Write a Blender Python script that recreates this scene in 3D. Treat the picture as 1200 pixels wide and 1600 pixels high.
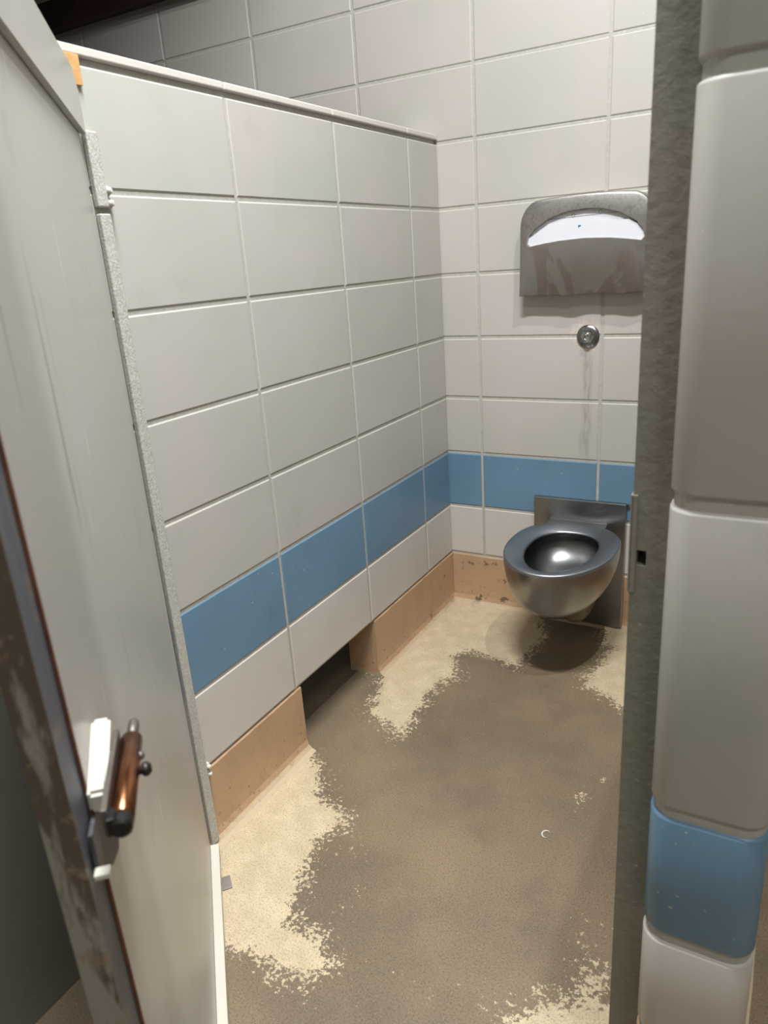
import bpy, bmesh, math, random
import numpy as np
from mathutils import Vector, Matrix

random.seed(7)
for o in list(bpy.data.objects):
    bpy.data.objects.remove(o)
scene = bpy.context.scene
COL = scene.collection

# ------------------------------------------------------------------ camera
YAW, PITCH, ROLL, FPX = 0.5279, -0.3306, -0.0699, 1143.594
cam_d = bpy.data.cameras.new('camera')
cam = bpy.data.objects.new('camera', cam_d)
COL.objects.link(cam)
f0 = Vector((-math.sin(YAW), math.cos(YAW), 0)); r0 = Vector((math.cos(YAW), math.sin(YAW), 0)); u0 = Vector((0, 0, 1))
fw = math.cos(PITCH)*f0 + math.sin(PITCH)*u0
up = -math.sin(PITCH)*f0 + math.cos(PITCH)*u0
rt = math.cos(ROLL)*r0 + math.sin(ROLL)*up
up = -math.sin(ROLL)*r0 + math.cos(ROLL)*up
m = Matrix((rt, up, -fw)).transposed().to_4x4()
m.translation = Vector((1.080, -2.3472, 1.2591))
cam.matrix_world = m
cam_d.sensor_fit = 'HORIZONTAL'
cam_d.sensor_width = 36.0
cam_d.lens = FPX/1200*36.0
cam_d.clip_start = 0.02
cam_d.dof.use_dof = True
cam_d.dof.focus_distance = 2.0
cam_d.dof.aperture_fstop = 9.0
scene.camera = cam

# ------------------------------------------------------------------ world, exposure
scene.view_settings.view_transform = 'Standard'
scene.view_settings.look = 'None'
scene.view_settings.gamma = 1.0
scene.view_settings.use_curve_mapping = False
scene.view_settings.exposure = 0.04
w = bpy.data.worlds.new('world'); scene.world = w; w.use_nodes = True
w.node_tree.nodes['Background'].inputs[0].default_value = (0.8, 0.9, 1.0, 1)
w.node_tree.nodes['Background'].inputs[1].default_value = 0.03

# lamp settings: (x, y, z, watts, diameter)
STALL_LAMP = (0.70, -1.62, 3.30, 116.0, 0.8)
NEXT_LAMP = (1.18, -1.168, 3.30, 31.0, 0.035)
HALL_FILL = (2.05, -2.70, 3.30, 29.0, 0.7)  # fill light added over the passage, no known fixture there
LAMP_COLOUR = (0.945, 0.975, 1.0)

# ------------------------------------------------------------------ helpers
def lin(r, g, b):
    def c(v):
        v /= 255.0
        return v/12.92 if v <= 0.04045 else ((v+0.055)/1.055)**2.4
    return (c(r), c(g), c(b), 1.0)

class NT:
    """tiny node helper"""
    def __init__(s, name):
        s.m = bpy.data.materials.new(name); s.m.use_nodes = True
        s.t = s.m.node_tree; s.n = s.t.nodes
        s.b = s.n['Principled BSDF']
        s.geo = s.n.new('ShaderNodeNewGeometry')
        s.pos = s.geo.outputs['Position']
    def link(s, a, b): s.t.links.new(a, b)
    def setin(s, sock, v):
        if isinstance(v, bpy.types.NodeSocket): s.link(v, sock)
        else: sock.default_value = v
    def noise(s, scale, detail=3, rough=0.55, vec=None, dist=0.0):
        n = s.n.new('ShaderNodeTexNoise'); n.inputs['Scale'].default_value = scale
        n.inputs['Detail'].default_value = detail; n.inputs['Roughness'].default_value = rough
        n.inputs['Distortion'].default_value = dist
        s.link(vec if vec is not None else s.pos, n.inputs['Vector'])
        return n.outputs['Fac']
    def voronoi(s, scale, vec=None):
        n = s.n.new('ShaderNodeTexVoronoi'); n.inputs['Scale'].default_value = scale
        s.link(vec if vec is not None else s.pos, n.inputs['Vector'])
        return n.outputs['Distance']
    def scaled(s, sx, sy, sz):
        n = s.n.new('ShaderNodeVectorMath'); n.operation = 'MULTIPLY'
        s.link(s.pos, n.inputs[0]); n.inputs[1].default_value = (sx, sy, sz)
        return n.outputs[0]
    def math(s, op, a, b=0.0, clamp=False):
        n = s.n.new('ShaderNodeMath'); n.operation = op; n.use_clamp = clamp
        s.setin(n.inputs[0], a); s.setin(n.inputs[1], b)
        return n.outputs[0]
    def ramp(s, v, lo, hi, a=0.0, b=1.0):
        n = s.n.new('ShaderNodeMapRange'); n.interpolation_type = 'SMOOTHSTEP'
        s.setin(n.inputs['Value'], v)
        n.inputs['From Min'].default_value = lo; n.inputs['From Max'].default_value = hi
        n.inputs['To Min'].default_value = a; n.inputs['To Max'].default_value = b
        return n.outputs[0]
    def mix(s, fac, a, b):
        n = s.n.new('ShaderNodeMix'); n.data_type = 'RGBA'
        s.setin(n.inputs[0], fac); s.setin(n.inputs[6], a); s.setin(n.inputs[7], b)
        return n.outputs[2]
    def xyz(s):
        n = s.n.new('ShaderNodeSeparateXYZ'); s.link(s.pos, n.inputs[0]); return n.outputs
    def rand(s):
        n = s.n.new('ShaderNodeObjectInfo'); return n.outputs['Random']
    def attr(s, name):
        n = s.n.new('ShaderNodeAttribute'); n.attribute_name = name; return n.outputs['Fac']
    def bump(s, h, strength, dist=0.002):
        n = s.n.new('ShaderNodeBump'); n.inputs['Strength'].default_value = strength
        n.inputs['Distance'].default_value = dist; s.link(h, n.inputs['Height'])
        s.link(n.outputs[0], s.b.inputs['Normal'])
    def out(s, col=None, rough=None, metal=None, spec=None):
        if col is not None and metal is None or metal == 0:     # paints are a little darker than they look under the lamps
            if isinstance(col, bpy.types.NodeSocket):
                n = s.n.new('ShaderNodeVectorMath'); n.operation = 'SCALE'
                s.link(col, n.inputs[0]); n.inputs['Scale'].default_value = 0.78; col = n.outputs[0]
            else:
                col = (col[0]*0.78, col[1]*0.78, col[2]*0.78, 1)
        if col is not None: s.setin(s.b.inputs['Base Color'], col)
        if rough is not None: s.setin(s.b.inputs['Roughness'], rough)
        if metal is not None: s.setin(s.b.inputs['Metallic'], metal)
        if spec is not None: s.setin(s.b.inputs['Specular IOR Level'], spec)
        return s.m

def paint(name, c1, c2, rough=0.42, speck=0.0, bump=0.12, tint=None):
    t = NT(name)
    a = t.ramp(t.noise(2.6, 3, 0.5), 0.38, 0.62)
    col = t.mix(a, c1, c2)
    if tint:                                   # every block a little different
        col = t.mix(t.math('MULTIPLY', t.rand(), 0.55), col, tint)
    grime = t.ramp(t.noise(7.0, 5, 0.65), 0.56, 0.80, 0.0, 0.22)
    col = t.mix(grime, col, (c1[0]*0.62, c1[1]*0.60, c1[2]*0.55, 1))
    if speck:
        s = t.ramp(t.noise(95.0, 2, 0.5), 0.72, 0.76)
        col = t.mix(t.math('MULTIPLY', s, speck), col, lin(240, 236, 226))
    t.bump(t.noise(70.0, 4, 0.6), bump, 0.0015)
    return t.out(col, rough)

# wall paint: worn, a little green to a little pink
WALL_A, WALL_B = lin(192, 192, 180), lin(202, 195, 187)
M = {}
M['wall'] = paint('grey_green_wall_paint', WALL_A, WALL_B, 0.42, 0.25, 0.10, tint=lin(203, 198, 191))
M['white'] = paint('off_white_wall_paint', lin(218, 210, 200), lin(224, 216, 206), 0.42, 0.3, 0.10)
M['blue'] = paint('blue_wall_paint', lin(110, 144, 168), lin(116, 152, 178), 0.36, 0.5, 0.08)
M['door'] = paint('grey_door_paint', lin(196, 193, 180), lin(202, 195, 186), 0.36, 0.35, 0.14)
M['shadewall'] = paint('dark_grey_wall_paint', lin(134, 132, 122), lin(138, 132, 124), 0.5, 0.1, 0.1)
def mat_door():
    t = NT('scuffed_grey_door_paint')
    col = t.mix(t.ramp(t.noise(2.6, 3, 0.5), 0.38, 0.62), lin(194, 192, 180), lin(202, 196, 188))
    col = t.mix(t.ramp(t.noise(5, 5, 0.65), 0.55, 0.78, 0, 0.25), col, lin(140, 136, 124))
    sc = t.ramp(t.noise(60, 2, 0.5, t.scaled(1.5, 1.5, 0.13)), 0.725, 0.745, 0, 0.75)
    col = t.mix(sc, col, lin(240, 236, 226))
    sc = t.ramp(t.noise(34, 2, 0.5, t.scaled(1.6, 1.6, 0.06)), 0.71, 0.73, 0, 0.45)
    col = t.mix(sc, col, lin(120, 112, 100))
    t.bump(t.noise(60, 4, 0.6), 0.14, 0.0015)
    return t.out(col, 0.34)
M['door'] = mat_door()
M['jamb'] = paint('grey_green_jamb_paint', lin(140, 138, 120), lin(148, 141, 128), 0.5, 0.2, 0.5)
M['whitepaint'] = paint('chipped_white_and_lit_ledge', lin(232, 228, 214), lin(222, 216, 200), 0.45, 0.0, 0.2)

def mat_mortar():
    t = NT('painted_mortar')
    g = t.ramp(t.noise(110, 3, 0.6), 0.3, 0.75)
    col = t.mix(g, lin(188, 184, 173), lin(204, 199, 188))
    t.bump(t.noise(150, 3, 0.7), 0.35, 0.002)
    return t.out(col, 0.6)
M['mortar'] = mat_mortar()
def mat_bar():
    t = NT('stippled_bar_paint')
    g = t.ramp(t.noise(260, 3, 0.7), 0.36, 0.66)
    col = t.mix(g, lin(184, 181, 170), lin(216, 212, 202))
    t.bump(t.noise(260, 3, 0.7), 0.5, 0.002)
    return t.out(col, 0.5)
M['bar'] = mat_bar()

def mat_backwall():
    """wall paint with drips and a chipped ring under and around the flush button"""
    t = NT('grey_green_wall_paint_with_drip')
    a = t.ramp(t.noise(2.6, 3, 0.5), 0.38, 0.62)
    col = t.mix(a, lin(198, 195, 182), lin(207, 197, 190))
    col = t.mix(t.math('MULTIPLY', t.rand(), 0.55), col, lin(209, 199, 193))
    x, y, z = t.xyz()
    n = t.noise(9.0, 4, 0.6)
    dx = t.math('SUBTRACT', x, 0.490)
    wob = t.math('ADD', dx, t.math('MULTIPLY', t.math('SUBTRACT', n, 0.5), 0.03))
    strk = t.ramp(t.math('ABSOLUTE', wob), 0.022, 0.004)
    zz = t.math('MULTIPLY', t.ramp(z, 0.58, 0.62), t.ramp(z, 0.97, 0.93))
    pat = t.ramp(t.noise(14, 3, 0.6, t.scaled(6, 1, 1)), 0.30, 0.75)
    d = t.math('MULTIPLY', t.math('MULTIPLY', strk, zz), t.math('MULTIPLY', pat, 0.55))
    col = t.mix(d, col, lin(120, 106, 88))
    # chipped ring
    dz = t.math('SUBTRACT', z, 0.998)
    rr = t.math('SQRT', t.math('ADD', t.math('MULTIPLY', dx, dx), t.math('MULTIPLY', dz, dz)))
    ring = t.ramp(t.math('ADD', rr, t.math('MULTIPLY', t.math('SUBTRACT', t.noise(60, 4, 0.7), 0.5), 0.09)), 0.052, 0.044)
    chip = t.ramp(t.noise(150, 3, 0.7), 0.42, 0.5)
    col = t.mix(t.math('MULTIPLY', t.math('MULTIPLY', ring, chip), 0.8), col, lin(226, 212, 200))
    s = t.ramp(t.noise(95.0, 2, 0.5), 0.72, 0.76, 0, 0.25)
    col = t.mix(s, col, lin(240, 236, 226))
    t.bump(t.noise(70.0, 4, 0.6), 0.10, 0.0015)
    return t.out(col, 0.42)
M['backwall'] = mat_backwall()

def mat_tan():
    t = NT('peeling_tan_base_paint')
    col = t.mix(t.ramp(t.noise(4, 4, 0.6), 0.35, 0.65), lin(210, 172, 134), lin(200, 165, 129))
    x, y, z = t.xyz()
    low = t.ramp(z, 0.14, 0.03)
    # bare patches, more of them low down and on the back wall
    back = t.ramp(y, -0.30, -0.05, 0.0, 0.075)
    p = t.ramp(t.math('ADD', t.noise(16, 5, 0.72), back), 0.675, 0.70)
    col = t.mix(p, col, lin(122, 106, 84))
    d = t.ramp(t.math('ADD', t.noise(75, 4, 0.7), t.math('MULTIPLY', low, 0.06)), 0.66, 0.72)
    col = t.mix(t.math('MULTIPLY', d, 0.75), col, lin(78, 60, 44))
    cr = t.ramp(t.math('ADD', z, t.math('MULTIPLY', t.noise(40, 3, 0.6), 0.02)), 0.030, 0.016)
    col = t.mix(t.math('MULTIPLY', cr, 0.75), col, lin(206, 188, 156))
    t.bump(t.noise(60, 5, 0.65), 0.35, 0.003)
    return t.out(col, 0.55)
M['tan'] = mat_tan()

def mat_floor():
    t = NT('worn_painted_concrete')
    big = t.ramp(t.noise(2.2, 4, 0.6), 0.32, 0.68)
    con = t.mix(big, lin(122, 107, 85), lin(147, 127, 99))
    fine = t.noise(300, 3, 0.7)
    con = t.mix(t.ramp(fine, 0.46, 0.66, 0, 0.62), con, lin(72, 58, 46))
    con = t.mix(t.ramp(t.noise(6.5, 4, 0.6), 0.50, 0.70, 0, 0.26), con, lin(96, 80, 70))
    con = t.mix(t.ramp(t.noise(260, 2, 0.6), 0.60, 0.70, 0, 0.55), con, lin(170, 152, 124))
    f = t.attr('paint')
    n1 = t.math('SUBTRACT', t.noise(24, 5, 0.65), 0.5)
    n2 = t.math('SUBTRACT', t.noise(105, 4, 0.65), 0.5)
    n3 = t.math('SUBTRACT', t.noise(300, 2, 0.6), 0.5)
    v = t.math('ADD', f, t.math('ADD', t.math('MULTIPLY', n1, 2.4), t.math('ADD', t.math('MULTIPLY', n2, 4.4), t.math('MULTIPLY', n3, 1.4))))
    mask = t.ramp(v, -0.04, 0.10)
    cream = t.mix(t.ramp(t.noise(18, 3, 0.6), 0.35, 0.7), lin(208, 189, 154), lin(224, 205, 170))
    pits = t.ramp(t.noise(260, 3, 0.7), 0.47, 0.66, 0, 0.6)
    cream = t.mix(pits, cream, lin(146, 126, 96))
    col = t.mix(mask, con, cream)
    h = t.math('ADD', t.math('MULTIPLY', mask, 0.5), t.math('MULTIPLY', fine, 0.5))
    t.bump(h, 0.35, 0.0015)
    return t.out(col, t.ramp(t.noise(5, 3), 0.3, 0.7, 0.5, 0.68))
M['floor'] = mat_floor()

def mat_steel(name, base=(0.31, 0.305, 0.30, 1), rough=0.30, stain=0.0, grain=0.05):
    t = NT(name)
    n = t.noise(5, 2, 0.5)
    r = t.ramp(n, 0.3, 0.75, rough-0.04, rough+0.07)
    col = base
    if stain:
        x, y, z = t.xyz()
        s = t.ramp(t.noise(7.5, 4, 0.55, t.scaled(1.0, 1, 0.45), 0.8), 0.495, 0.54)
        s = t.math('MULTIPLY', s, t.ramp(z, 1.30, 1.25))
        g = t.ramp(t.noise(120, 3, 0.7), 0.45, 0.7, 0, 0.5)
        col = t.mix(t.math('MULTIPLY', s, stain), base, lin(112, 88, 74))
        col = t.mix(t.math('MULTIPLY', g, t.ramp(z, 1.26, 1.34)), col, lin(132, 118, 108))
        r = t.math('ADD', r, t.math('MULTIPLY', s, 0.2))
    br = t.noise(40, 3, 0.6, t.scaled(1, 1, 14))
    if grain: t.bump(br, grain, 0.001)
    return t.out(col, r, 1.0)
M['steel'] = mat_steel('brushed_stainless_steel')
M['rimsteel'] = mat_steel('satin_stainless_rim', (0.36, 0.37, 0.385, 1), 0.36)
M['basin'] = mat_steel('dull_stainless_basin', (0.17, 0.17, 0.17, 1), 0.30, 0.0, 0.0)
M['dispsteel'] = mat_steel('stained_stainless_steel', (0.40, 0.375, 0.355, 1), 0.36, 0.55)
M['chrome'] = mat_steel('chrome', (0.46, 0.46, 0.46, 1), 0.14)
M['flange'] = mat_steel('tarnished_chrome', (0.26, 0.26, 0.255, 1), 0.22)

def simple(name, col, rough=0.5, metal=0.0, var=0.2, scale=20, bump=0.1):
    t = NT(name)
    c = t.mix(t.ramp(t.noise(scale, 4, 0.6), 0.3, 0.7), col, (col[0]*(1-var), col[1]*(1-var), col[2]*(1-var), 1))
    t.bump(t.noise(scale*4, 3), bump, 0.001)
    return t.out(c, rough, metal)
M['brown'] = simple('dark_brown_paint', lin(62, 38, 34), 0.5)
M['ceiling'] = simple('ceiling_paint', lin(96, 88, 78), 0.7)
M['wood'] = simple('raw_wood', lin(228, 176, 112), 0.7, 0, 0.25, 45)
M['paper'] = simple('white_paper', lin(240, 240, 244), 0.9, 0, 0.03)
M['paperline'] = simple('printed_blue_line', lin(120, 130, 150), 0.9, 0, 0.05)
M['bluedot'] = simple('printed_blue_mark', lin(40, 130, 190), 0.9, 0, 0.05)
M['copper'] = simple('worn_brass', lin(158, 106, 74), 0.24, 1.0, 0.35, 30)
M['darkmetal'] = simple('dark_worn_steel', lin(70, 68, 68), 0.38, 0.8, 0.3)
M['black'] = simple('black_rubber', lin(18, 17, 17), 0.4, 0, 0.2)
M['pvc'] = simple('aged_cream_pipe', lin(156, 138, 116), 0.5, 0, 0.4, 25)
M['dull'] = simple('dull_zinc', lin(120, 112, 104), 0.45, 0.6, 0.3)
M['bracket'] = simple('worn_zinc_bracket', lin(150, 140, 134), 0.5, 0.3, 0.3)
M['fixture'] = simple('white_enamel_fixture', lin(220, 218, 210), 0.5, 0, 0.05)

def mat_edge(name, base, worn, rust, thr):
    t = NT(name)
    n = t.noise(9, 5, 0.65, t.scaled(1.6, 1.6, 0.35))
    col = t.mix(t.ramp(n, thr-0.03, thr+0.03), base, worn)
    col = t.mix(t.ramp(t.noise(22, 5, 0.7), 0.56, 0.66), col, rust)
    t.bump(n, 0.5, 0.003)
    return t.out(col, 0.5)
M['bareedge'] = mat_edge('bare_steel_edge', lin(96, 98, 106), lin(116, 114, 112), lin(128, 116, 104), 0.60)
M['darkplate'] = mat_edge('dark_plate_and_latch_shade', lin(74, 74, 80), lin(84, 83, 86), lin(92, 90, 90), 0.55)  # dark tone holds both the bracket and the shadow below the latch
M['peel'] = mat_edge('peeling_edge_paint', lin(158, 153, 140), lin(96, 84, 70), lin(146, 124, 100), 0.50)
M['rust'] = simple('rusty_paint_edge', lin(136, 84, 58), 0.7, 0, 0.4, 40)
def mat_emit(name, col, s):
    t = NT(name)
    t.b.inputs['Emission Color'].default_value = (*col, 1)
    t.b.inputs['Emission Strength'].default_value = s
    return t.out((0.8, 0.8, 0.8, 1), 0.4)
M['diffuser'] = mat_emit('lit_diffuser', LAMP_COLOUR, 3.0)

def link(name, me, mat=None, parent=None):
    o = bpy.data.objects.new(name, me); COL.objects.link(o)
    if mat is not None and not me.materials: me.materials.append(mat)
    if parent is not None: o.parent = parent
    return o
def mesh(bm, smooth=False):
    me = bpy.data.meshes.new('mesh')
    bmesh.ops.recalc_face_normals(bm, faces=bm.faces)
    bm.to_mesh(me); bm.free()
    if smooth:
        me.shade_smooth()
    return me
def tag(o, label, cat, group=None, kind=None):
    o['label'] = label; o['category'] = cat
    if group: o['group'] = group
    if kind: o['kind'] = kind
    return o
def empty(name, loc=(0, 0, 0)):
    o = bpy.data.objects.new(name, None); o.empty_display_size = 0.05
    COL.objects.link(o); o.location = loc
    return o
def box_bm(x0, x1, y0, y1, z0, z1, bev=0.0, seg=2, bm=None):
    own = bm is None
    b = bmesh.new()
    bmesh.ops.create_cube(b, size=1)
    for v in b.verts:
        v.co = Vector(((x0+x1)/2+v.co.x*(x1-x0), (y0+y1)/2+v.co.y*(y1-y0), (z0+z1)/2+v.co.z*(z1-z0)))
    if bev:
        bmesh.ops.bevel(b, geom=list(b.edges), offset=bev, segments=seg, affect='EDGES', profile=0.5)
    if own: return b
    t = bpy.data.meshes.new('tmp'); b.to_mesh(t); b.free(); bm.from_mesh(t); bpy.data.meshes.remove(t)
    return bm
def box(name, x0, x1, y0, y1, z0, z1, mat, parent=None, bev=0.0, seg=2):
    return link(name, mesh(box_bm(x0, x1, y0, y1, z0, z1, bev, seg)), mat, parent)
def cyl_bm(p0, p1, r0_, r1_=None, n=24, bm=None, caps=True):
    p0, p1 = Vector(p0), Vector(p1); r1_ = r0_ if r1_ is None else r1_
    bm = bm or bmesh.new()
    d = (p1-p0).normalized()
    a = d.orthogonal().normalized(); b = d.cross(a)
    R = []
    for p, r in ((p0, r0_), (p1, r1_)):
        R.append([bm.verts.new(p + r*(math.cos(t)*a + math.sin(t)*b)) for t in [2*math.pi*i/n for i in range(n)]])
    for i in range(n):
        bm.faces.new((R[0][i], R[0][(i+1) % n], R[1][(i+1) % n], R[1][i]))
    if caps:
        bm.faces.new(R[0][::-1]); bm.faces.new(R[1])
    return bm
def lathe_bm(origin, axis, prof, n=28, bm=None, phase=0.0):
    """prof: list of (distance along axis, radius)"""
    bm = bm or bmesh.new()
    o = Vector(origin); d = Vector(axis).normalized(); a = d.orthogonal().normalized(); b = d.cross(a)
    rings = []
    for h, r in prof:
        rings.append([bm.verts.new(o + d*h + r*(math.cos(t)*a + math.sin(t)*b)) for t in [phase+2*math.pi*i/n for i in range(n)]])
    for p, q in zip(rings, rings[1:]):
        for i in range(n):
            bm.faces.new((p[i], p[(i+1) % n], q[(i+1) % n], q[i]))
    bm.faces.new(rings[0][::-1]); bm.faces.new(rings[-1])
    return bm
def loft_bm(rings, close_end=False, bm=None):
    bm = bm or bmesh.new()
    R = [[bm.verts.new(p) for p in r] for r in rings]
    n = len(R[0])
    for p, q in zip(R, R[1:]):
        for i in range(n):
            bm.faces.new((p[i], p[(i+1) % n], q[(i+1) % n], q[i]))
    if close_end: bm.faces.new(R[-1])
    return bm

# ------------------------------------------------------------------ the setting
# course levels measured up from the floor
OFF = {0: 0.02, 1: 0.0166, 2: 0.002, 3: 0.0, 4: -0.0048, 5: -0.003, 6: -0.0014, 7: 0.0, 8: -0.0081, 9: -0.0074, 10: -0.0033}
ZL = [k*0.2032 + OFF.get(k, -0.003) - 0.02 for k in range(19)]
JT = 0.0075         # joint width
CEIL = 3.42
XL, XR, YF = -1.78, 2.5, -3.7

# floor: fine grid inside the stall carries the outline of the paint that is left
PATCH = [
 [(-0.02, -1.02), (0.012, -1.029), (0.043, -1.038), (0.084, -1.068), (0.134, -1.152), (0.18, -1.169), (0.233, -1.18), (0.243, -1.21), (0.22, -1.244), (0.215, -1.29), (0.226, -1.337), (0.251, -1.394), (0.261, -1.426), (0.281, -1.47), (0.283, -1.495), (0.337, -1.493), (0.378, -1.498), (0.405, -1.523), (0.412, -1.549), (0.389, -1.568), (0.357, -1.576), (0.316, -1.581), (0.249, -1.576), (0.202, -1.587), (0.1, -1.57), (-0.02, -1.5)],
 [(-0.02, -0.590), (0.011, -0.595), (0.053, -0.71), (0.08, -0.789), (0.146, -0.812), (0.213, -0.848), (0.194, -0.722), (0.193, -0.632), (0.189, -0.568), (0.225, -0.513), (0.174, -0.407), (0.196, -0.334), (0.282, -0.353), (0.381, -0.373), (0.393, -0.28), (0.405, -0.159), (0.335, -0.018), (0.33, 0.03), (-0.02, 0.03)],
 [(0.56, 0.03), (0.583, -0.038), (0.597, -0.119), (0.637, -0.139), (0.611, -0.297), (0.607, -0.391), (0.654, -0.424), (0.702, -0.447), (0.738, -0.473), (0.86, -0.56), (1.0, -0.55), (1.0, 0.03)],
 [(0.853, -1.324), (0.882, -1.335), (0.88, -1.366), (0.864, -1.371), (0.913, -1.387), (0.98, -1.41), (0.93, -1.52), (0.74, -1.54), (0.762, -1.486), (0.771, -1.463), (0.796, -1.427), (0.832, -1.42), (0.852, -1.39)],
]
FLECK = [(0.726, -0.885, 0.022, 0.05, -0.10), (0.758, -0.80, 0.012, 0.012, -0.05), (0.84, -1.30, 0.06, 0.14, -0.50), (0.72, -1.47, 0.16, 0.05, -0.66), (0.56, -1.50, 0.16, 0.05, -0.74), (0.31, -1.27, 0.10, 0.10, -0.66), (0.36, -1.40, 0.06, 0.10, -0.66), (0.42, -1.60, 0.12, 0.05, -0.66), (0.24, -0.50, 0.05, 0.1, -0.5), (0.20, -0.78, 0.06, 0.09, -0.55)]
def seg_dist(P, a, b):
    a = np.array(a); b = np.array(b); d = b-a
    t = np.clip(((P-a)@d)/max(d@d, 1e-12), 0, 1)
    return np.linalg.norm(P-(a+t[:, None]*d), axis=1)
def inside(P, poly):
    r = np.zeros(len(P), bool)
    for (x1, y1), (x2, y2) in zip(poly, poly[1:]+poly[:1]):
        if y1 == y2: continue
        c = ((y1 > P[:, 1]) != (y2 > P[:, 1])) & (P[:, 0] < (x2-x1)*(P[:, 1]-y1)/(y2-y1)+x1)
        r ^= c
    return r
def make_floor():
    xs = np.concatenate([np.linspace(XL, -0.06, 12)[:-1], np.arange(-0.06, 1.02, 0.01), np.linspace(1.02, XR, 12)])
    ys = np.concatenate([np.linspace(YF, -1.75, 14)[:-1], np.arange(-1.75, 0.0, 0.01), [0.02]])
    X, Y = np.meshgrid(xs, ys); P = np.stack([X.ravel(), Y.ravel()], 1)
    f = np.full(len(P), -1.6)
    for poly in PATCH:
        d = np.min([seg_dist(P, a, b) for a, b in zip(poly, poly[1:]+poly[:1])], axis=0)
        sd = np.where(inside(P, poly), d, -d)
        f = np.maximum(f, np.clip(np.where(sd > 0, sd/0.030, sd/0.062), -1.6, 1.35))
    for cx, cy, rx, ry, v in FLECK:
        q = np.sqrt(((P[:, 0]-cx)/rx)**2+((P[:, 1]-cy)/ry)**2)
        f = np.maximum(f, np.where(q < 2, v-(np.maximum(q, .3)-.3)*0.75, -1.6))
    nx, ny = len(xs), len(ys)
    faces = [(j*nx+i, j*nx+i+1, (j+1)*nx+i+1, (j+1)*nx+i) for j in range(ny-1) for i in range(nx-1)]
    me = bpy.data.meshes.new('floor')
    me.from_pydata([(x, y, 0.0) for x, y in P], [], faces)
    a = me.attributes.new('paint', 'FLOAT', 'POINT'); a.data.foreach_set('value', f.astype(np.float32))
    o = link('floor', me, M['floor'])
    return tag(o, 'brown concrete floor with flaking cream paint', 'floor', kind='structure')
make_floor()

TILE = {}
def tile_mesh(wd, ht, mat):
    """glazed block face: back at y=0, front at y=-0.02, pillowed front edges"""
    key = (round(wd, 4), round(ht, 4), mat.name)
    if key not in TILE:
        bm = bmesh.new()
        prof = [(0.0, 0.0), (0.0, 0.0160), (0.0010, 0.0186), (0.0036, 0.020)]
        rings = []
        for ins, dep in prof:
            rings.append([(-wd/2+ins, -dep, -ht/2+ins), (wd/2-ins, -dep, -ht/2+ins), (wd/2-ins, -dep, ht/2-ins), (-wd/2+ins, -dep, ht/2-ins)])
        loft_bm(rings, True, bm)
        me = mesh(bm); me.materials.append(mat)
        TILE[key] = me
    return TILE[key]
def place_tile(parent, centre, wd, ht, mat, rotz=0.0, label=None, name='block'):
    o = bpy.data.objects.new(name, tile_mesh(wd, ht, mat)); COL.objects.link(o)
    o.parent = parent
    o.location = centre; o.rotation_euler = (random.uniform(-.0015, .0015), 0, rotz+random.uniform(-.0012, .0012))
    if label: o['label'] = label
    return o
def course_mat(k, base):
    return M['white'] if k == 1 else M['blue'] if k == 2 else base
def course_label(k):
    return 'off-white glazed block above the tan base' if k == 1 else 'blue glazed block in the accent course' if k == 2 else None

# ---- back wall (front of the blocks at y = 0, mortar 4.5 mm behind)
wb = box('wall_back', XL, XR, 0.0028, 0.15, 0.0, CEIL, M['mortar'])
tag(wb, 'back wall of painted glazed block with a blue course', 'wall', kind='structure')
JX = [0.1276+0.4064*n for n in range(-5, 7)]
edges = [XL]+[x for x in JX if XL+0.03 < x < XR-0.03]+[XR]
for k in range(1, 17):
    z0, z1 = ZL[k], ZL[k+1]
    if z1 > CEIL: break
    for a, b in zip(edges, edges[1:]):
        place_tile(wb, ((a+b)/2, 0.0205, (z0+z1)/2), b-a-JT, z1-z0-JT, course_mat(k, M['backwall']), 0, course_label(k))
# tan painted base with a small cove, one piece each
def base_bm(p0, p1, nrm, h, ends=True):
    """profile swept from p0 to p1; nrm points into the room"""
    p0, p1, nrm = Vector((*p0, 0)), Vector((*p1, 0)), Vector((*nrm, 0))
    prof = [(-0.02, 0.0), (0.028, 0.0), (0.014, 0.005), (0.005, 0.014), (0.001, 0.030), (0.0, 0.06), (0.0, h-0.004), (-0.003, h), (-0.02, h)]
    N = 24
    bm = bmesh.new(); R = []
    for i in range(N+1):
        p = p0.lerp(p1, i/N)
        R.append([bm.verts.new(p+nrm*(a+random.uniform(-.0008, .0008))+Vector((0, 0, b))) for a, b in prof])
    n = len(prof)
    for q, s in zip(R, R[1:]):
        for i in range(n):
            bm.faces.new((q[i], q[(i+1) % n], s[(i+1) % n], s[i]))
    bm.faces.new(R[0][::-1]); bm.faces.new(R[-1])
    return bm
bh = ZL[1]-0.003
bb = link('baseboard_back', mesh(base_bm((0.001, -0.0005), (0.965, -0.0005), (0, -1), bh)), M['tan'])
tag(bb, 'peeling tan painted base along the back wall', 'baseboard', kind='structure')

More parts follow.
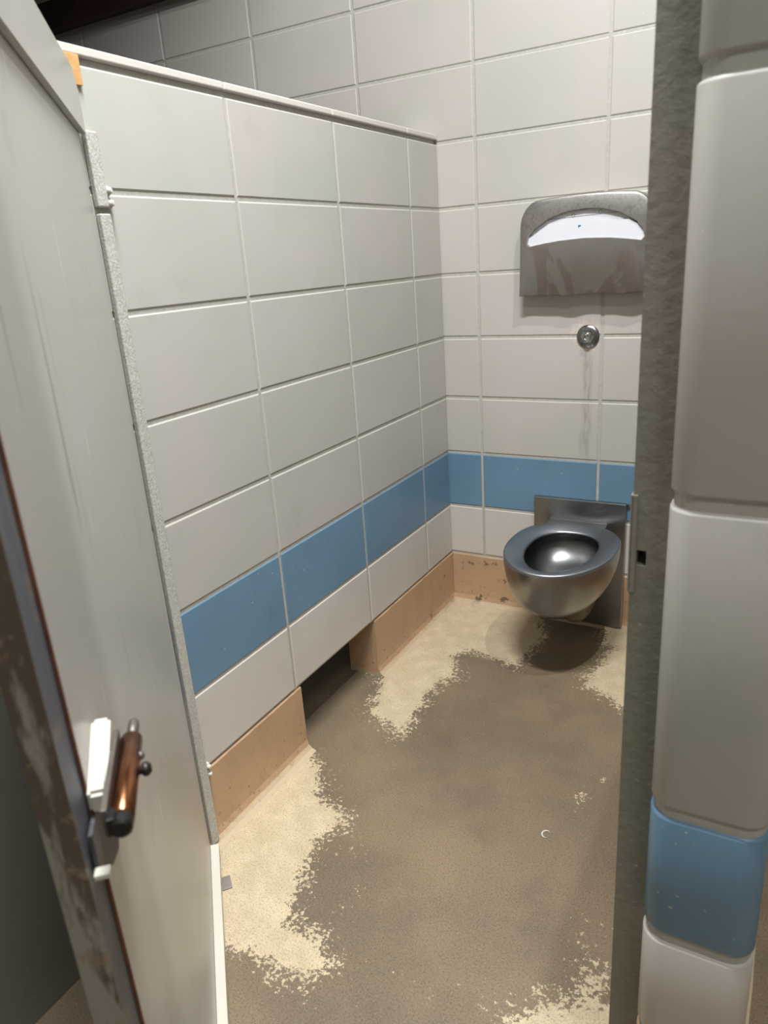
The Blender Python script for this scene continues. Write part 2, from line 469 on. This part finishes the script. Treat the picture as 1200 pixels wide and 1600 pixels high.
# ---- left partition, eight courses high, with an opening in its base
GY0, GY1 = -1.000, -0.600          # opening
PE = -1.436                        # near end
TH = 0.105
core = box_bm(-TH, -0.0028, PE, -0.001, ZL[1]+0.001, ZL[8]-0.004)
wl = link('wall_left', mesh(core), M['mortar'])
tag(wl, 'low painted block partition on the left with a blue course and gap at floor', 'partition', kind='structure')
box('core', -TH, -0.021, GY1, -0.001, 0.0, ZL[1]+0.001, M['tan'], wl)
box('core', -TH, -0.021, PE, GY0, 0.0, ZL[1]+0.001, M['tan'], wl)
LY = [0.0, -0.2081, -0.6145, -1.0209, PE]
for k in range(1, 8):
    z0, z1 = ZL[k], ZL[k+1]
    for a, b in zip(LY, LY[1:]):
        place_tile(wl, (-0.0205, (a+b)/2, (z0+z1)/2), abs(b-a)-JT, z1-z0-JT, course_mat(k, M['wall']), math.pi/2, course_label(k))
# coping blocks on a deeper mortar bed
box('mortar_bed', -TH, -0.010, PE, -0.001, ZL[8]-0.0035, ZL[8]+0.0085, M['mortar'], wl)
for a, b in zip(LY, LY[1:]):
    box('coping', -TH-0.004, 0.002, b+0.001, a-0.002, ZL[8]+0.009, ZL[8]+0.024, M['white'], wl, 0.003, 3)
for a, b in ((-0.001, GY1), (GY0, PE)):
    o = link('baseboard_left', mesh(base_bm((-0.0005, a), (-0.0005, b), (1, 0), bh)), M['tan'])
    tag(o, 'smooth tan painted base of the left partition, %s the floor gap' % ('beyond' if a > -0.5 else 'nearer than'), 'baseboard', kind='structure')

# ---- right partition: the same blocks, hardly seen from here
RX = 0.978
wr = box('wall_right', RX+0.0028, RX+0.11, -1.44, -0.001, 0.0, ZL[8]+0.004, M['mortar'])
tag(wr, 'low block partition on the right hidden behind the end pier', 'partition', kind='structure')
for k in range(1, 8):
    z0, z1 = ZL[k], ZL[k+1]
    for a, b in zip(LY, LY[1:]):
        place_tile(wr, (RX+0.0205, (a+b)/2, (z0+z1)/2), abs(b-a)-JT, z1-z0-JT, course_mat(k, M['wall']), -math.pi/2, course_label(k))
        place_tile(wr, (RX+0.1126-0.0205, (a+b)/2, (z0+z1)/2), abs(b-a)-JT, z1-z0-JT, course_mat(k, M['wall']), math.pi/2, course_label(k))
for a, b in zip(LY, LY[1:]):
    box('coping', RX-0.002, RX+0.114, b+0.001, a-0.002, ZL[8]+0.006, ZL[8]+0.026, M['white'], wr, 0.007, 3)
o = link('baseboard_right', mesh(base_bm((RX, -0.001), (RX, -1.42), (-1, 0), bh)), M['tan'])
tag(o, 'tan painted base of the right partition', 'baseboard', kind='structure')

o = link('baseboard_right', mesh(base_bm((RX+0.1123, -0.001), (RX+0.1123, -1.42), (1, 0), bh)), M['tan'])
tag(o, 'tan painted base on the far side of the right partition', 'baseboard', kind='structure')
o = link('baseboard_back', mesh(base_bm((RX+0.12, -0.0005), (XR-0.001, -0.0005), (0, -1), bh)), M['tan'])
tag(o, 'tan painted base along the back wall of the next stall', 'baseboard', kind='structure')

# ---- pier at the near end of the right partition, tall bullnose blocks
PX0, PX1, PY0, PY1 = 0.969, 1.106, -1.556, -1.446
def bullnose_ring(ins, z, r=0.030, n=7):
    pts = []
    x0, x1, y0 = PX0+ins, PX1-ins, PY0+ins
    for i in range(n):
        t = math.pi+math.pi/2*i/(n-1); pts.append((x0+r+r*math.cos(t), y0+r+r*math.sin(t), z))
    for i in range(n):
        t = 1.5*math.pi+math.pi/2*i/(n-1); pts.append((x1-r+r*math.cos(t), y0+r+r*math.sin(t), z))
    pts += [(x1, PY1, z), (x0, PY1, z)]
    return pts
pier = link('wall_front_right', mesh(loft_bm([bullnose_ring(0.0035, 0.0), bullnose_ring(0.0035, CEIL)], True)), M['wall'])
tag(pier, 'grey-green bullnose block pier with one blue block beside the doorway', 'wall', kind='structure')
PB = [0, 1, 2, 3, 5, 7, 9, 11, 13, 15, 17]
for a, b in zip(PB, PB[1:]):
    z0, z1 = ZL[a], min(ZL[b], CEIL)
    g = 0.0065
    rings = [bullnose_ring(0.006, z0+g), bullnose_ring(0.0028, z0+g+0.0012), bullnose_ring(0.0006, z0+g+0.0035), bullnose_ring(0.0, z0+g+0.006)]
    rings += [bullnose_ring(0.0, z1-g-0.006), bullnose_ring(0.0006, z1-g-0.0035), bullnose_ring(0.0028, z1-g-0.0012), bullnose_ring(0.006, z1-g)]
    bm = loft_bm(rings)
    me = mesh(bm, True)
    mt = M['tan'] if a == 0 else M['white'] if a == 1 else M['blue'] if a == 2 else M['wall']
    o = link('block', me, mt, pier)
    if a == 2: o['label'] = 'blue glazed bullnose block in the pier'
    if a == 1: o['label'] = 'off-white glazed bullnose block in the pier'

# ---- full-height wall that carries the open door on the left
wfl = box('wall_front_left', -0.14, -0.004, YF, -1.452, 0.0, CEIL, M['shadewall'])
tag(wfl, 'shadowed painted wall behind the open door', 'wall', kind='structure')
# outer shell
o = box('wall_outer_left', XL-0.1, XL, YF, 0.15, 0, CEIL, M['shadewall']); tag(o, 'far left outer wall of the washroom', 'wall', kind='structure')
o = box('wall_outer_right', XR, XR+0.1, YF, 0.15, 0, CEIL, M['shadewall']); tag(o, 'right outer wall of the washroom', 'wall', kind='structure')
o = box('wall_front', XL, XR, YF-0.1, YF, 0, CEIL, M['shadewall']); tag(o, 'washroom wall opposite the stalls', 'wall', kind='structure')
o = box('ceiling', XL, XR, YF, 0.15, CEIL, CEIL+0.1, M['ceiling']); tag(o, 'painted ceiling of the washroom', 'ceiling', kind='structure')
o = box('trim_1', XL, XR, -0.042, -0.0005, 2.190, 2.292, M['brown'], None, 0.003)
tag(o, 'dark brown ledger board high along the back wall', 'trim', kind='structure')

o = box('shade_beam', -0.120, -0.020, -1.451, -0.001, 2.82, CEIL-0.001, M['brown'], None, 0.003)  # unseen beam, added to shade the upper left of the back wall
tag(o, 'unseen dark brown beam added above the left partition to shade the back wall', 'trim', kind='structure')

# ---- jamb post beside the pier, with the latch hole
def make_jamb():
    x0, x1, y0, y1, z0, z1 = 0.927, 0.9728, -1.512, -1.447, 0.002, CEIL-0.002
    xs = [x0, 0.9335, 0.9445, x1]; zs = [z0, 0.898, 0.917, z1]
    bm = bmesh.new()
    V = [[bm.verts.new((x, y0, z)) for x in xs] for z in zs]
    for j in range(3):
        for i in range(3):
            if i == 1 and j == 1: continue
            bm.faces.new((V[j][i], V[j][i+1], V[j+1][i+1], V[j+1][i]))
    D = {}
    for j in (1, 2):
        for i in (1, 2):
            D[j, i] = bm.verts.new((xs[i], y0+0.035, zs[j]))
    loop = [(1, 1), (1, 2), (2, 2), (2, 1)]
    for a, b in zip(loop, loop[1:]+loop[:1]):
        bm.faces.new((V[a[0]][a[1]], V[b[0]][b[1]], D[b], D[a]))
    bm.faces.new([D[q] for q in loop])
    B = {c: bm.verts.new((x, y1, z)) for c, x, z in (('a', x0, z0), ('b', x1, z0), ('c', x1, z1), ('d', x0, z1))}
    bm.faces.new([B['a'], B['b'], B['c'], B['d']])
    bm.faces.new([V[j][0] for j in range(4)]+[B['d'], B['a']])
    bm.faces.new([V[j][3] for j in range(4)]+[B['c'], B['b']])
    bm.faces.new([V[0][i] for i in range(4)]+[B['b'], B['a']])
    bm.faces.new([V[3][i] for i in range(4)]+[B['c'], B['d']])
    return mesh(bm)
jb = link('trim_2', make_jamb(), M['jamb'])
tag(jb, 'rough grey-green painted door jamb post with a latch hole', 'trim', kind='structure')
box('strike_plate', 0.9245, 0.9268, -1.5135, -1.470, 0.862, 0.985, M['jamb'], jb, 0.0008)
box('strike_plate', 0.9272, 0.9325, -1.5140, -1.5122, 0.862, 0.985, M['jamb'], jb, 0.0005)

# ---- hinge bar on the end of the left partition
hb = box('trim_3', 0.0008, 0.013, -1.403, -1.379, 0.012, 1.366, M['bar'], None, 0.0025)
tag(hb, 'painted steel hinge bar bolted to the near end of the left partition', 'trim', kind='structure')
box('hinge_bar', 0.0008, 0.013, -1.403, -1.379, 1.376, 1.494, M['bar'], hb, 0.0025)
for z in (1.403, 1.383, 0.212, 0.193):
    bm = lathe_bm((0.0008, -1.374, z), (1, 0, 0), [(0, .0085), (.008, .0085), (.009, .0072)], 6)
    lathe_bm((0.0008, -1.374, z), (1, 0, 0), [(0.008, .0055), (.014, .0052), (.017, .003)], 12, bm)
    link('nut', mesh(bm), M['white'], hb)

# ------------------------------------------------------------------ toilet
def make_toilet():
    t = tag(empty('toilet', (0.487, 0, 0)), 'wall-hung stainless steel toilet bowl with a square back plate', 'toilet')
    RZ = 0.385
    N = 64
    def ring(a, bf, bb, yc, z, eb=2.5, ef=2.0, dz=0.0):
        pts = []
        for i in range(N):
            th = 2*math.pi*i/N
            c, s = math.cos(th), math.sin(th)
            e = eb if s > 0 else ef
            b = bb if s > 0 else bf
            x = a*math.copysign(abs(c)**(2/e), c); y = b*math.copysign(abs(s)**(2/e), s)
            pts.append((x, yc+y, z))
        return pts
    A, BF, BB, YC = 0.169, 0.243, 0.205, -0.248
    IA, IF, IB = 0.107, 0.192, 0.148
    # outer shell
    prof = [(RZ-0.010, 1.0, 0), (0.355, 1.0, 0), (0.33, .985, 0), (0.30, .955, -.003), (0.265, .895, -.010), (0.235, .805, -.022), (0.21, .69, -.037), (0.19, .55, -.050), (0.176, .39, -.060), (0.168, .20, -.064), (0.166, .03, -.065)]
    prof = [(0.375-(0.375-z)*0.86, s, dy*.9) for z, s, dy in prof]
    R = [ring(A*s, BF*s, BB*s, YC+dy, z) for z, s, dy in prof]
    link('bowl', mesh(loft_bm(R, True), True), M['steel'], t)
    # rim ring, slightly dished towards the opening
    R = [ring(A, BF, BB, YC, RZ-0.010), ring(A+.0005, BF+.0005, BB+.0005, YC, RZ-0.004), ring(A-.002, BF-.002, BB-.002, YC, RZ-0.0005), ring(A-.006, BF-.006, BB-.006, YC, RZ)]
    for u in (0.25, 0.5, 0.75, 0.92):
        mixv = lambda p, q: p*(1-u)+q*u
        R.append(ring(mixv(A-.006, IA), mixv(BF-.006, IF), mixv(BB-.006, IB), YC, RZ-0.012*u*u, 2.5-.1*u, 2.0-.1*u))
    R += [ring(IA-.001, IF-.001, IB-.001, YC, RZ-0.0135, 2.4, 1.9), ring(IA-.0015, IF-.0015, IB-.0015, YC, RZ-0.017, 2.4, 1.9), ring(IA+.001, IF+.001, IB+.001, YC, RZ-0.021, 2.4, 1.9), ring(.140, .212, .180, YC, RZ-0.023, 2.4)]
    link('rim', mesh(loft_bm(R), True), M['rimsteel'], t)
    # basin inside
    R = [ring(.140, .212, .180, YC, RZ-0.023, 2.4), ring(.143, .215, .182, YC, .335), ring(.138, .205, .172, YC-.003, .305), ring(.120, .178, .148, YC-.012, .268), ring(.09, .13, .11, YC-.025, .241), ring(.055, .075, .065, YC-.04, .223), ring(.025, .03, .03, YC-.045, .216), ring(.004, .004, .004, YC-.045, .214)]
    link('basin', mesh(loft_bm(R, True), True), M['basin'], t)
    # back plate, ledge and outlet
    link('back_plate', mesh(box_bm(-0.163, 0.146, -0.020, -0.0015, 0.008, 0.458, 0.003)), M['steel'], t)
    link('ledge', mesh(box_bm(-0.106, 0.088, -0.075, -0.0195, RZ-0.012, RZ-0.0035, 0.001)), M['rimsteel'], t)
    link('hinge_strip', mesh(box_bm(-0.106, 0.088, -0.0245, -0.0198, RZ-0.003, RZ+0.0035, 0.0008)), M['steel'], t)
    bm = bmesh.new(); path = [(0.02, -0.20, 0.235), (0.02, -0.19, 0.165), (0.02, -0.15, 0.115), (0.02, -0.09, 0.098), (0.02, -0.0205, 0.098)]
    rad = [0.045, 0.043, 0.040, 0.038, 0.038]
    rings = []
    for i, p in enumerate(path):
        d = (Vector(path[min(i+1, 4)])-Vector(path[max(i-1, 0)])).normalized()
        a = Vector((1, 0, 0)); b = d.cross(a)
        rings.append([Vector(p)+rad[i]*(math.cos(q)*a+math.sin(q)*b) for q in [2*math.pi*k/20 for k in range(20)]])
    loft_bm(rings, True, bm)
    link('outlet_pipe', mesh(bm, True), M['pvc'], t)
    link('screw', mesh(lathe_bm((0.1515, -0.0015, 0.452), (0, -1, 0), [(0, .0055), (.006, .0055), (.009, .0025)], 10)), M['chrome'], t)
make_toilet()

# ------------------------------------------------------------------ seat cover dispenser
DX = 0.484
def disp_outline(w=0.2, zb=1.122, ins=0.0):
    """counter-clockwise, seen from the front"""
    pts = []
    w -= ins; zb += ins*0.6
    top = lambda x: 1.404-ins-0.012*(x/0.14)**2*0.55
    pts.append((-w, zb))
    for i in range(1, 14):
        pts.append((-w+2*w*i/14, zb))
    pts.append((w, zb))
    for i in range(1, 6): pts.append((w-0.004*i/6, zb+(1.315-zb)*i/6))
    # rounded shoulder
    for i in range(9):
        q = math.pi/2*i/8
        pts.append((w-0.066+0.062*math.cos(q), 1.322+(top(w-0.066)-1.322)*math.sin(q)))
    for i in range(1, 10):
        x = (w-0.066)*(1-2*i/10); pts.append((x, top(x)))
    for i in range(9):
        q = math.pi/2*(1-i/8)
        pts.append((-w+0.066-0.062*math.cos(q), 1.322+(top(w-0.066)-1.322)*math.sin(q)))
    for i in range(5, 0, -1): pts.append((-w+0.004*i/6, zb+(1.315-zb)*i/6))
    return pts
OPEN_TOP = [(-0.174, 1.2756), (-0.169, 1.297), (-0.150, 1.3186), (-0.104, 1.3463), (-0.051, 1.3602), (0.0, 1.3640), (0.051, 1.3602), (0.104, 1.345), (0.150, 1.3180), (0.169, 1.294), (0.174, 1.2735)]
OPEN_BOT = [(0.165, 1.2645), (0.118, 1.272), (0.075, 1.2775), (0.0, 1.2815), (-0.075, 1.2785), (-0.118, 1.274), (-0.165, 1.2672)]
def make_dispenser():
    t = tag(empty('seat_cover_dispenser', (DX, 0, 0)), 'stained stainless steel toilet seat cover dispenser with a crescent opening', 'dispenser')
    FY = -0.052
    bm = bmesh.new()
    o_wall = disp_outline(); o_mid = disp_outline(); o_f1 = disp_outline(ins=0.003); o_f2 = disp_outline(ins=0.010)
    def lip(x, z, y):                # the bottom edge is bent in and out a little
        if z < 1.13:
            return y + 0.002*math.sin(x*38)+0.002*math.sin(x*71+1), z + 0.0018*math.sin(x*33+0.6)
        return y, z
    def mk(pts, y):
        out = []
        for x, z in pts:
            yy, zz = lip(x, z, y) if y < -0.03 else (y, z)
            out.append(bm.verts.new((x, yy, zz)))
        return out
    rings = [mk(o_wall, -0.001), mk(o_mid, FY+0.010), mk(o_f1, FY+0.0025), mk(o_f2, FY)]
    n = len(rings[0])
    for p, q in zip(rings, rings[1:]):
        for i in range(n):
            bm.faces.new((p[i], p[(i+1) % n], q[(i+1) % n], q[i]))
    hole = OPEN_TOP+OPEN_BOT
    hv = [bm.verts.new((x, FY-0.002, z)) for x, z in hole]
    h2 = [bm.verts.new((x*0.985, FY+0.004, 1.305+(z-1.305)*0.96)) for x, z in hole]
    he = []
    for i in range(len(hv)):
        e = bm.edges.new((hv[i], hv[(i+1) % len(hv)])); he.append(e)
        bm.faces.new((hv[i], hv[(i+1) % len(hv)], h2[(i+1) % len(hv)], h2[i]))
    oe = [bm.edges.get((rings[3][i], rings[3][(i+1) % n])) for i in range(n)]
    bmesh.ops.triangle_fill(bm, use_beauty=True, use_dissolve=False, edges=he+oe)
    # drop any fill triangle that covers the opening
    P = [(x, z) for x, z in hole]
    kill = []
    hs = set(hv)
    for f in bm.faces:
        if len(f.verts) == 3 and all(v in hs for v in f.verts):
            kill.append(f)
    bmesh.ops.delete(bm, geom=kill, context='FACES_ONLY')
    me = mesh(bm)
    o = link('cover', me, M['dispsteel'], t)
    o.data.shade_smooth()
    md = o.modifiers.new('edges', 'EDGE_SPLIT'); md.split_angle = math.radians(40)
    # back pan
    pts = disp_outline(ins=0.004)
    bm = bmesh.new()
    f = [bm.verts.new((x, -0.004, z)) for x, z in pts]; b = [bm.verts.new((x, -0.0008, z)) for x, z in pts]
    bm.faces.new(f); bm.faces.new(b[::-1])
    for i in range(len(f)): bm.faces.new((f[i], f[(i+1) % len(f)], b[(i+1) % len(f)], b[i]))
    link('back_pan', mesh(bm), M['steel'], t)
    link('rivet', mesh(lathe_bm((0.169, FY+0.001, 1.139), (0, -1, 0), [(0, .0022), (.0012, .0015)], 8)), M['black'], t)
    # paper covers inside
    s = tag(empty('seat_cover_stack', (DX, -0.02, 1.2)), 'folded white paper seat covers inside the steel dispenser', 'paper')
    def sheet(name, pts, y, th, mat):
        bm = bmesh.new()
        f = [bm.verts.new((x, y+0.02, z-1.2)) for x, z in pts]; b = [bm.verts.new((x, y+0.02+th, z-1.2)) for x, z in pts]
        bm.faces.new(f); bm.faces.new(b[::-1])
        for i in range(len(f)): bm.faces.new((f[i], f[(i+1) % len(f)], b[(i+1) % len(f)], b[i]))
        return link(name, mesh(bm), mat, s)
    sheet('paper_sheet', [(-0.178, 1.140), (0.178, 1.140), (0.178, 1.33), (0.15, 1.36), (-0.15, 1.36), (-0.178, 1.32)], -0.0415, 0.012, M['paper'])
    # torn front sheet
    sheet('torn_sheet', [(-0.176, 1.142), (0.176, 1.142), (0.176, 1.300), (0.128, 1.324), (0.052, 1.325), (0.005, 1.324), (-0.006, 1.317), (-0.016, 1.309), (-0.021, 1.326), (-0.11, 1.322), (-0.176, 1.288)], -0.0476, 0.0006, M['paper'])
    sheet('printed_line', [(-0.11, 1.3405), (0.11, 1.3455), (0.11, 1.3465), (-0.11, 1.3415)], -0.0420, 0.0004, M['paperline'])
    for x, z in ((-0.034, 1.347), (0.045, 1.3505)):
        pts = [(x+0.005*math.cos(q), z+0.006*math.sin(q)) for q in [2*math.pi*i/12 for i in range(12)]]
        bm = bmesh.new()
        i_ = [bm.verts.new((x+(a-x)*.78, -0.0219, z+(b-z)*.78-1.2)) for a, b in pts]; o_ = [bm.verts.new((a, -0.0219, b-1.2)) for a, b in pts]
        for k in range(12): bm.faces.new((o_[k], o_[(k+1) % 12], i_[(k+1) % 12], i_[k]))
        link('printed_ring', mesh(bm), M['paperline'], s)
    sheet('printed_mark', [(-0.017, 1.3115), (-0.009, 1.3155), (-0.010, 1.319), (-0.018, 1.319)], -0.0481, 0.0004, M['bluedot'])
make_dispenser()

# ------------------------------------------------------------------ flush button
fb = tag(empty('flush_button', (0.492, 0, 0.993)), 'round chrome flush push button on the back wall', 'flush button')
link('flange', mesh(lathe_bm((0, -0.0005, 0), (0, -1, 0), [(0, .0350), (.002, .0355), (.0045, .034), (.0075, .026), (.0085, .0215)], 40), True), M['flange'], fb)
link('hex_nut', mesh(lathe_bm((0, -0.008, 0), (0, -1, 0), [(0, .0205), (.006, .0205), (.009, .018)], 6, phase=.3)), M['chrome'], fb)
link('push_button', mesh(lathe_bm((0, -0.016, 0), (0, -1, 0), [(0, .0135), (.006, .0135), (.0085, .012), (.009, .009), (.0075, .008)], 28), True), M['chrome'], fb)

# ------------------------------------------------------------------ open stall door
HX, HY = 0.0225, -1.4195
ANG = math.atan2(-0.729, 0.684)           # direction of the leaf from its hinge
DW = 0.906
def make_door():
    d = tag(empty('stall_door', (HX, HY, 0)), 'grey painted stall door swung open towards the viewer', 'door')
    d.rotation_euler = (0.003, 0, ANG)
    d['kind'] = 'thing'
    # local axes: +x along the leaf, +y = inner face side, z up
    EW = 0.862
    def b(name, x0, x1, y0, y1, z0, z1, mat, parent=d, bev=0.0):
        return link(name, mesh(box_bm(x0, x1, y0, y1, z0, z1, bev)), mat, parent)
    b('panel', 0.0, EW, -0.0235, 0.0, 0.010, 1.585, M['door'], d, 0.0012)
    es = b('edge_channel', EW+0.0006, DW, -0.025, -0.0022, 0.010, 1.585, M['bareedge'], d, 0.0)
    b('end_cap', DW+0.0002, DW+0.0022, -0.026, -0.0020, 0.010, 1.585, M['peel'], es, 0.0004)
    b('rusty_lip', EW-0.0012, EW+0.0022, -0.0018, 0.0004, 0.012, 1.49, M['rust'], es)
    # top rail with a clipped corner
    bm = bmesh.new()
    pr = [(-0.012, 1.486), (DW, 1.486), (DW, 1.576), (0.020, 1.576), (-0.012, 1.549)]
    f = [bm.verts.new((x, 0.0095, z)) for x, z in pr]; k = [bm.verts.new((x, 0.0004, z)) for x, z in pr]
    bm.faces.new(f); bm.faces.new(k[::-1])
    for i in range(5): bm.faces.new((f[i], f[(i+1) % 5], k[(i+1) % 5], k[i]))
    bmesh.ops.recalc_face_normals(bm, faces=bm.faces)
    bmesh.ops.bevel(bm, geom=list(bm.edges), offset=0.0012, segments=2, affect='EDGES')
    link('top_rail', mesh(bm), M['door'], d)
    b('bottom_rail', -0.004, DW-0.05, 0.0004, 0.019, 0.006, 0.030, M['whitepaint'], d, 0.001)  # white colour stands in for the overhead light on this ledge
    # slide latch
    lz = 0.870
    lp = bmesh.new()
    pts = [(0.797, .855), (0.870, .851), (0.870, .871), (0.800, .896), (0.784, .878)]
    ff = [lp.verts.new((x, 0.0165, z)) for x, z in pts]; kk = [lp.verts.new((x, 0.0004, z)) for x, z in pts]
    lp.faces.new(ff); lp.faces.new(kk[::-1])
    for i in range(5): lp.faces.new((ff[i], ff[(i+1) % 5], kk[(i+1) % 5], kk[i]))
    bmesh.ops.recalc_face_normals(lp, faces=lp.faces)
    bmesh.ops.bevel(lp, geom=list(lp.edges), offset=0.003, segments=2, affect='EDGES')
    lt = link('latch', mesh(lp), M['whitepaint'], d)
    lt['label'] = 'white latch block with a worn brass slide bolt'
    b('mounting_strip', 0.800, 0.908, 0.0168, 0.0215, lz-0.012, lz+0.012, M['dull'], lt, 0.0006)
    link('barrel', mesh(lathe_bm((0.803, 0.031, lz), (1, 0, 0), [(0, .0085), (.001, .0094), (.103, .0094), (.104, .0085)], 32), True), M['copper'], lt)
    link('bolt', mesh(lathe_bm((0.774, 0.031, lz), (1, 0, 0), [(0, .0030), (.002, .0046), (.005, .0050), (.029, .0050)], 18), True), M['dull'], lt)
    bm = lathe_bm((0.907, 0.031, lz), (1, 0, 0), [(0, .0088), (.004, .0092), (.010, .0088), (.012, .0065)], 20)
    box_bm(0.900, 0.915, 0.0205, 0.030, lz-0.008, lz+0.008, 0.001, bm=bm)
    link('bolt_tip', mesh(bm), M['black'], lt)
    link('knob', mesh(lathe_bm((0.850, 0.038, lz-0.001), (0, 1, 0.1), [(0, .0035), (.004, .0035), (.0055, .0058), (.009, .0062), (.012, .0035)], 14), True), M['darkmetal'], lt)
    link('knob', mesh(lathe_bm((0.829, 0.037, lz-0.001), (0, 1, 0.1), [(0, .004), (.004, .0040), (.006, .002)], 12), True), M['dull'], lt)
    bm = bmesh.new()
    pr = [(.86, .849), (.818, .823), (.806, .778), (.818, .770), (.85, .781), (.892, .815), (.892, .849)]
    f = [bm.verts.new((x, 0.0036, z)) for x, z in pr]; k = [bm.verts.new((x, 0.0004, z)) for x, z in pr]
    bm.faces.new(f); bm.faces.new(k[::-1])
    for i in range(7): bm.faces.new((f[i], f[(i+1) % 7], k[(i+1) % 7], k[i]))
    link('bracket_and_latch_shade', mesh(bm), M['darkplate'], lt)  # dark plate stands for the bracket plus the latch's cast shadow
    b('keeper_clip', 0.8935, 0.9035, 0.0004, 0.0125, 0.815, 0.820, M['whitepaint'], lt, 0.0008)
make_door()

# ------------------------------------------------------------------ small things
ws = box('wood_shim', 0.0004, 0.0055, -1.428, -1.384, ZL[8]-0.036, ZL[8]+0.0085, M['wood'], None, 0.0008)
tag(ws, 'raw wood shim at the near top end of the left partition', 'wood shim')
fbk = tag(empty('floor_bracket', (0.092, -1.478, 0)), 'small bent steel bracket on the floor beside the door foot', 'bracket')
fbk.rotation_euler = (0, 0, ANG+0.1)
link('base_plate', mesh(box_bm(-0.018, 0.018, -0.012, 0.028, 0.0006, 0.0036, 0.0008)), M['bracket'], fbk)
link('upright', mesh(box_bm(-0.018, 0.018, -0.012, -0.009, 0.0036, 0.022, 0.0008)), M['bracket'], fbk)
bm = bmesh.new()                                                # little curl of paint on the floor
pp = []
for i in range(15):
    q = 0.5+5.0*i/14; pp.append(Vector((0.0085*math.cos(q), 0.011*math.sin(q), 0.0016+0.0005*math.sin(q*2))))
rings = []
for i, p in enumerate(pp):
    r = 0.0016*math.sin(math.pi*(i+0.6)/15.2)
    d_ = (pp[min(i+1, 14)]-pp[max(i-1, 0)]).normalized(); a_ = Vector((0, 0, 1)); b_ = d_.cross(a_)
    rings.append([p+r*(math.cos(t)*a_+math.sin(t)*b_*1.4) for t in [2*math.pi*k/8 for k in range(8)]])
loft_bm(rings, True, bm)
o = link('paint_flake', mesh(bm, True), M['whitepaint']); o.location = (0.683, -1.038, 0)
tag(o, 'tiny curled white paint flake lying mid floor', 'paint flake')

# ------------------------------------------------------------------ lamps
def ceiling_lamp(spec, label, square=False, wy=0.3):
    x, y, z, watts, dia = spec
    t = tag(empty('ceiling_light', (x, y, CEIL)), label, 'ceiling light', 'washroom ceiling lights')
    drop = CEIL-z
    if square:
        link('housing', mesh(box_bm(-dia/2-.02, dia/2+.02, -wy/2-.02, wy/2+.02, -drop+0.02, -0.001, 0.004)), M['fixture'], t)
        link('diffuser', mesh(box_bm(-dia/2, dia/2, -wy/2, wy/2, -drop+0.008, -drop+0.0195, 0.002)), M['diffuser'], t)
    else:
        r = dia/2
        link('housing', mesh(lathe_bm((0, 0, -0.001), (0, 0, -1), [(0, r+.03), (0.02, r+.03), (drop-0.03, r+.012), (drop-0.02, r+.01)], 32)), M['fixture'], t)
        link('diffuser', mesh(lathe_bm((0, 0, -drop+0.0195), (0, 0, -1), [(0, r), (.006, r*.98), (.010, r*.8)], 32)), M['diffuser'], t)
    L = bpy.data.lights.new('lamp', 'AREA'); L.energy = watts; L.color = LAMP_COLOUR
    if square:
        L.shape = 'RECTANGLE'; L.size = dia; L.size_y = wy
    else:
        L.shape = 'DISK'; L.size = dia
    lo = bpy.data.objects.new('lamp', L); COL.objects.link(lo); lo.parent = t
    lo.location = (0, 0, -drop-0.004)
ceiling_lamp(STALL_LAMP, 'long tube ceiling light above the stall with the steel toilet', True, 0.12)
ceiling_lamp(NEXT_LAMP, 'small round ceiling light above the next stall on the right')
ceiling_lamp(HALL_FILL, 'added fill light over the passage in front of the stalls', True)
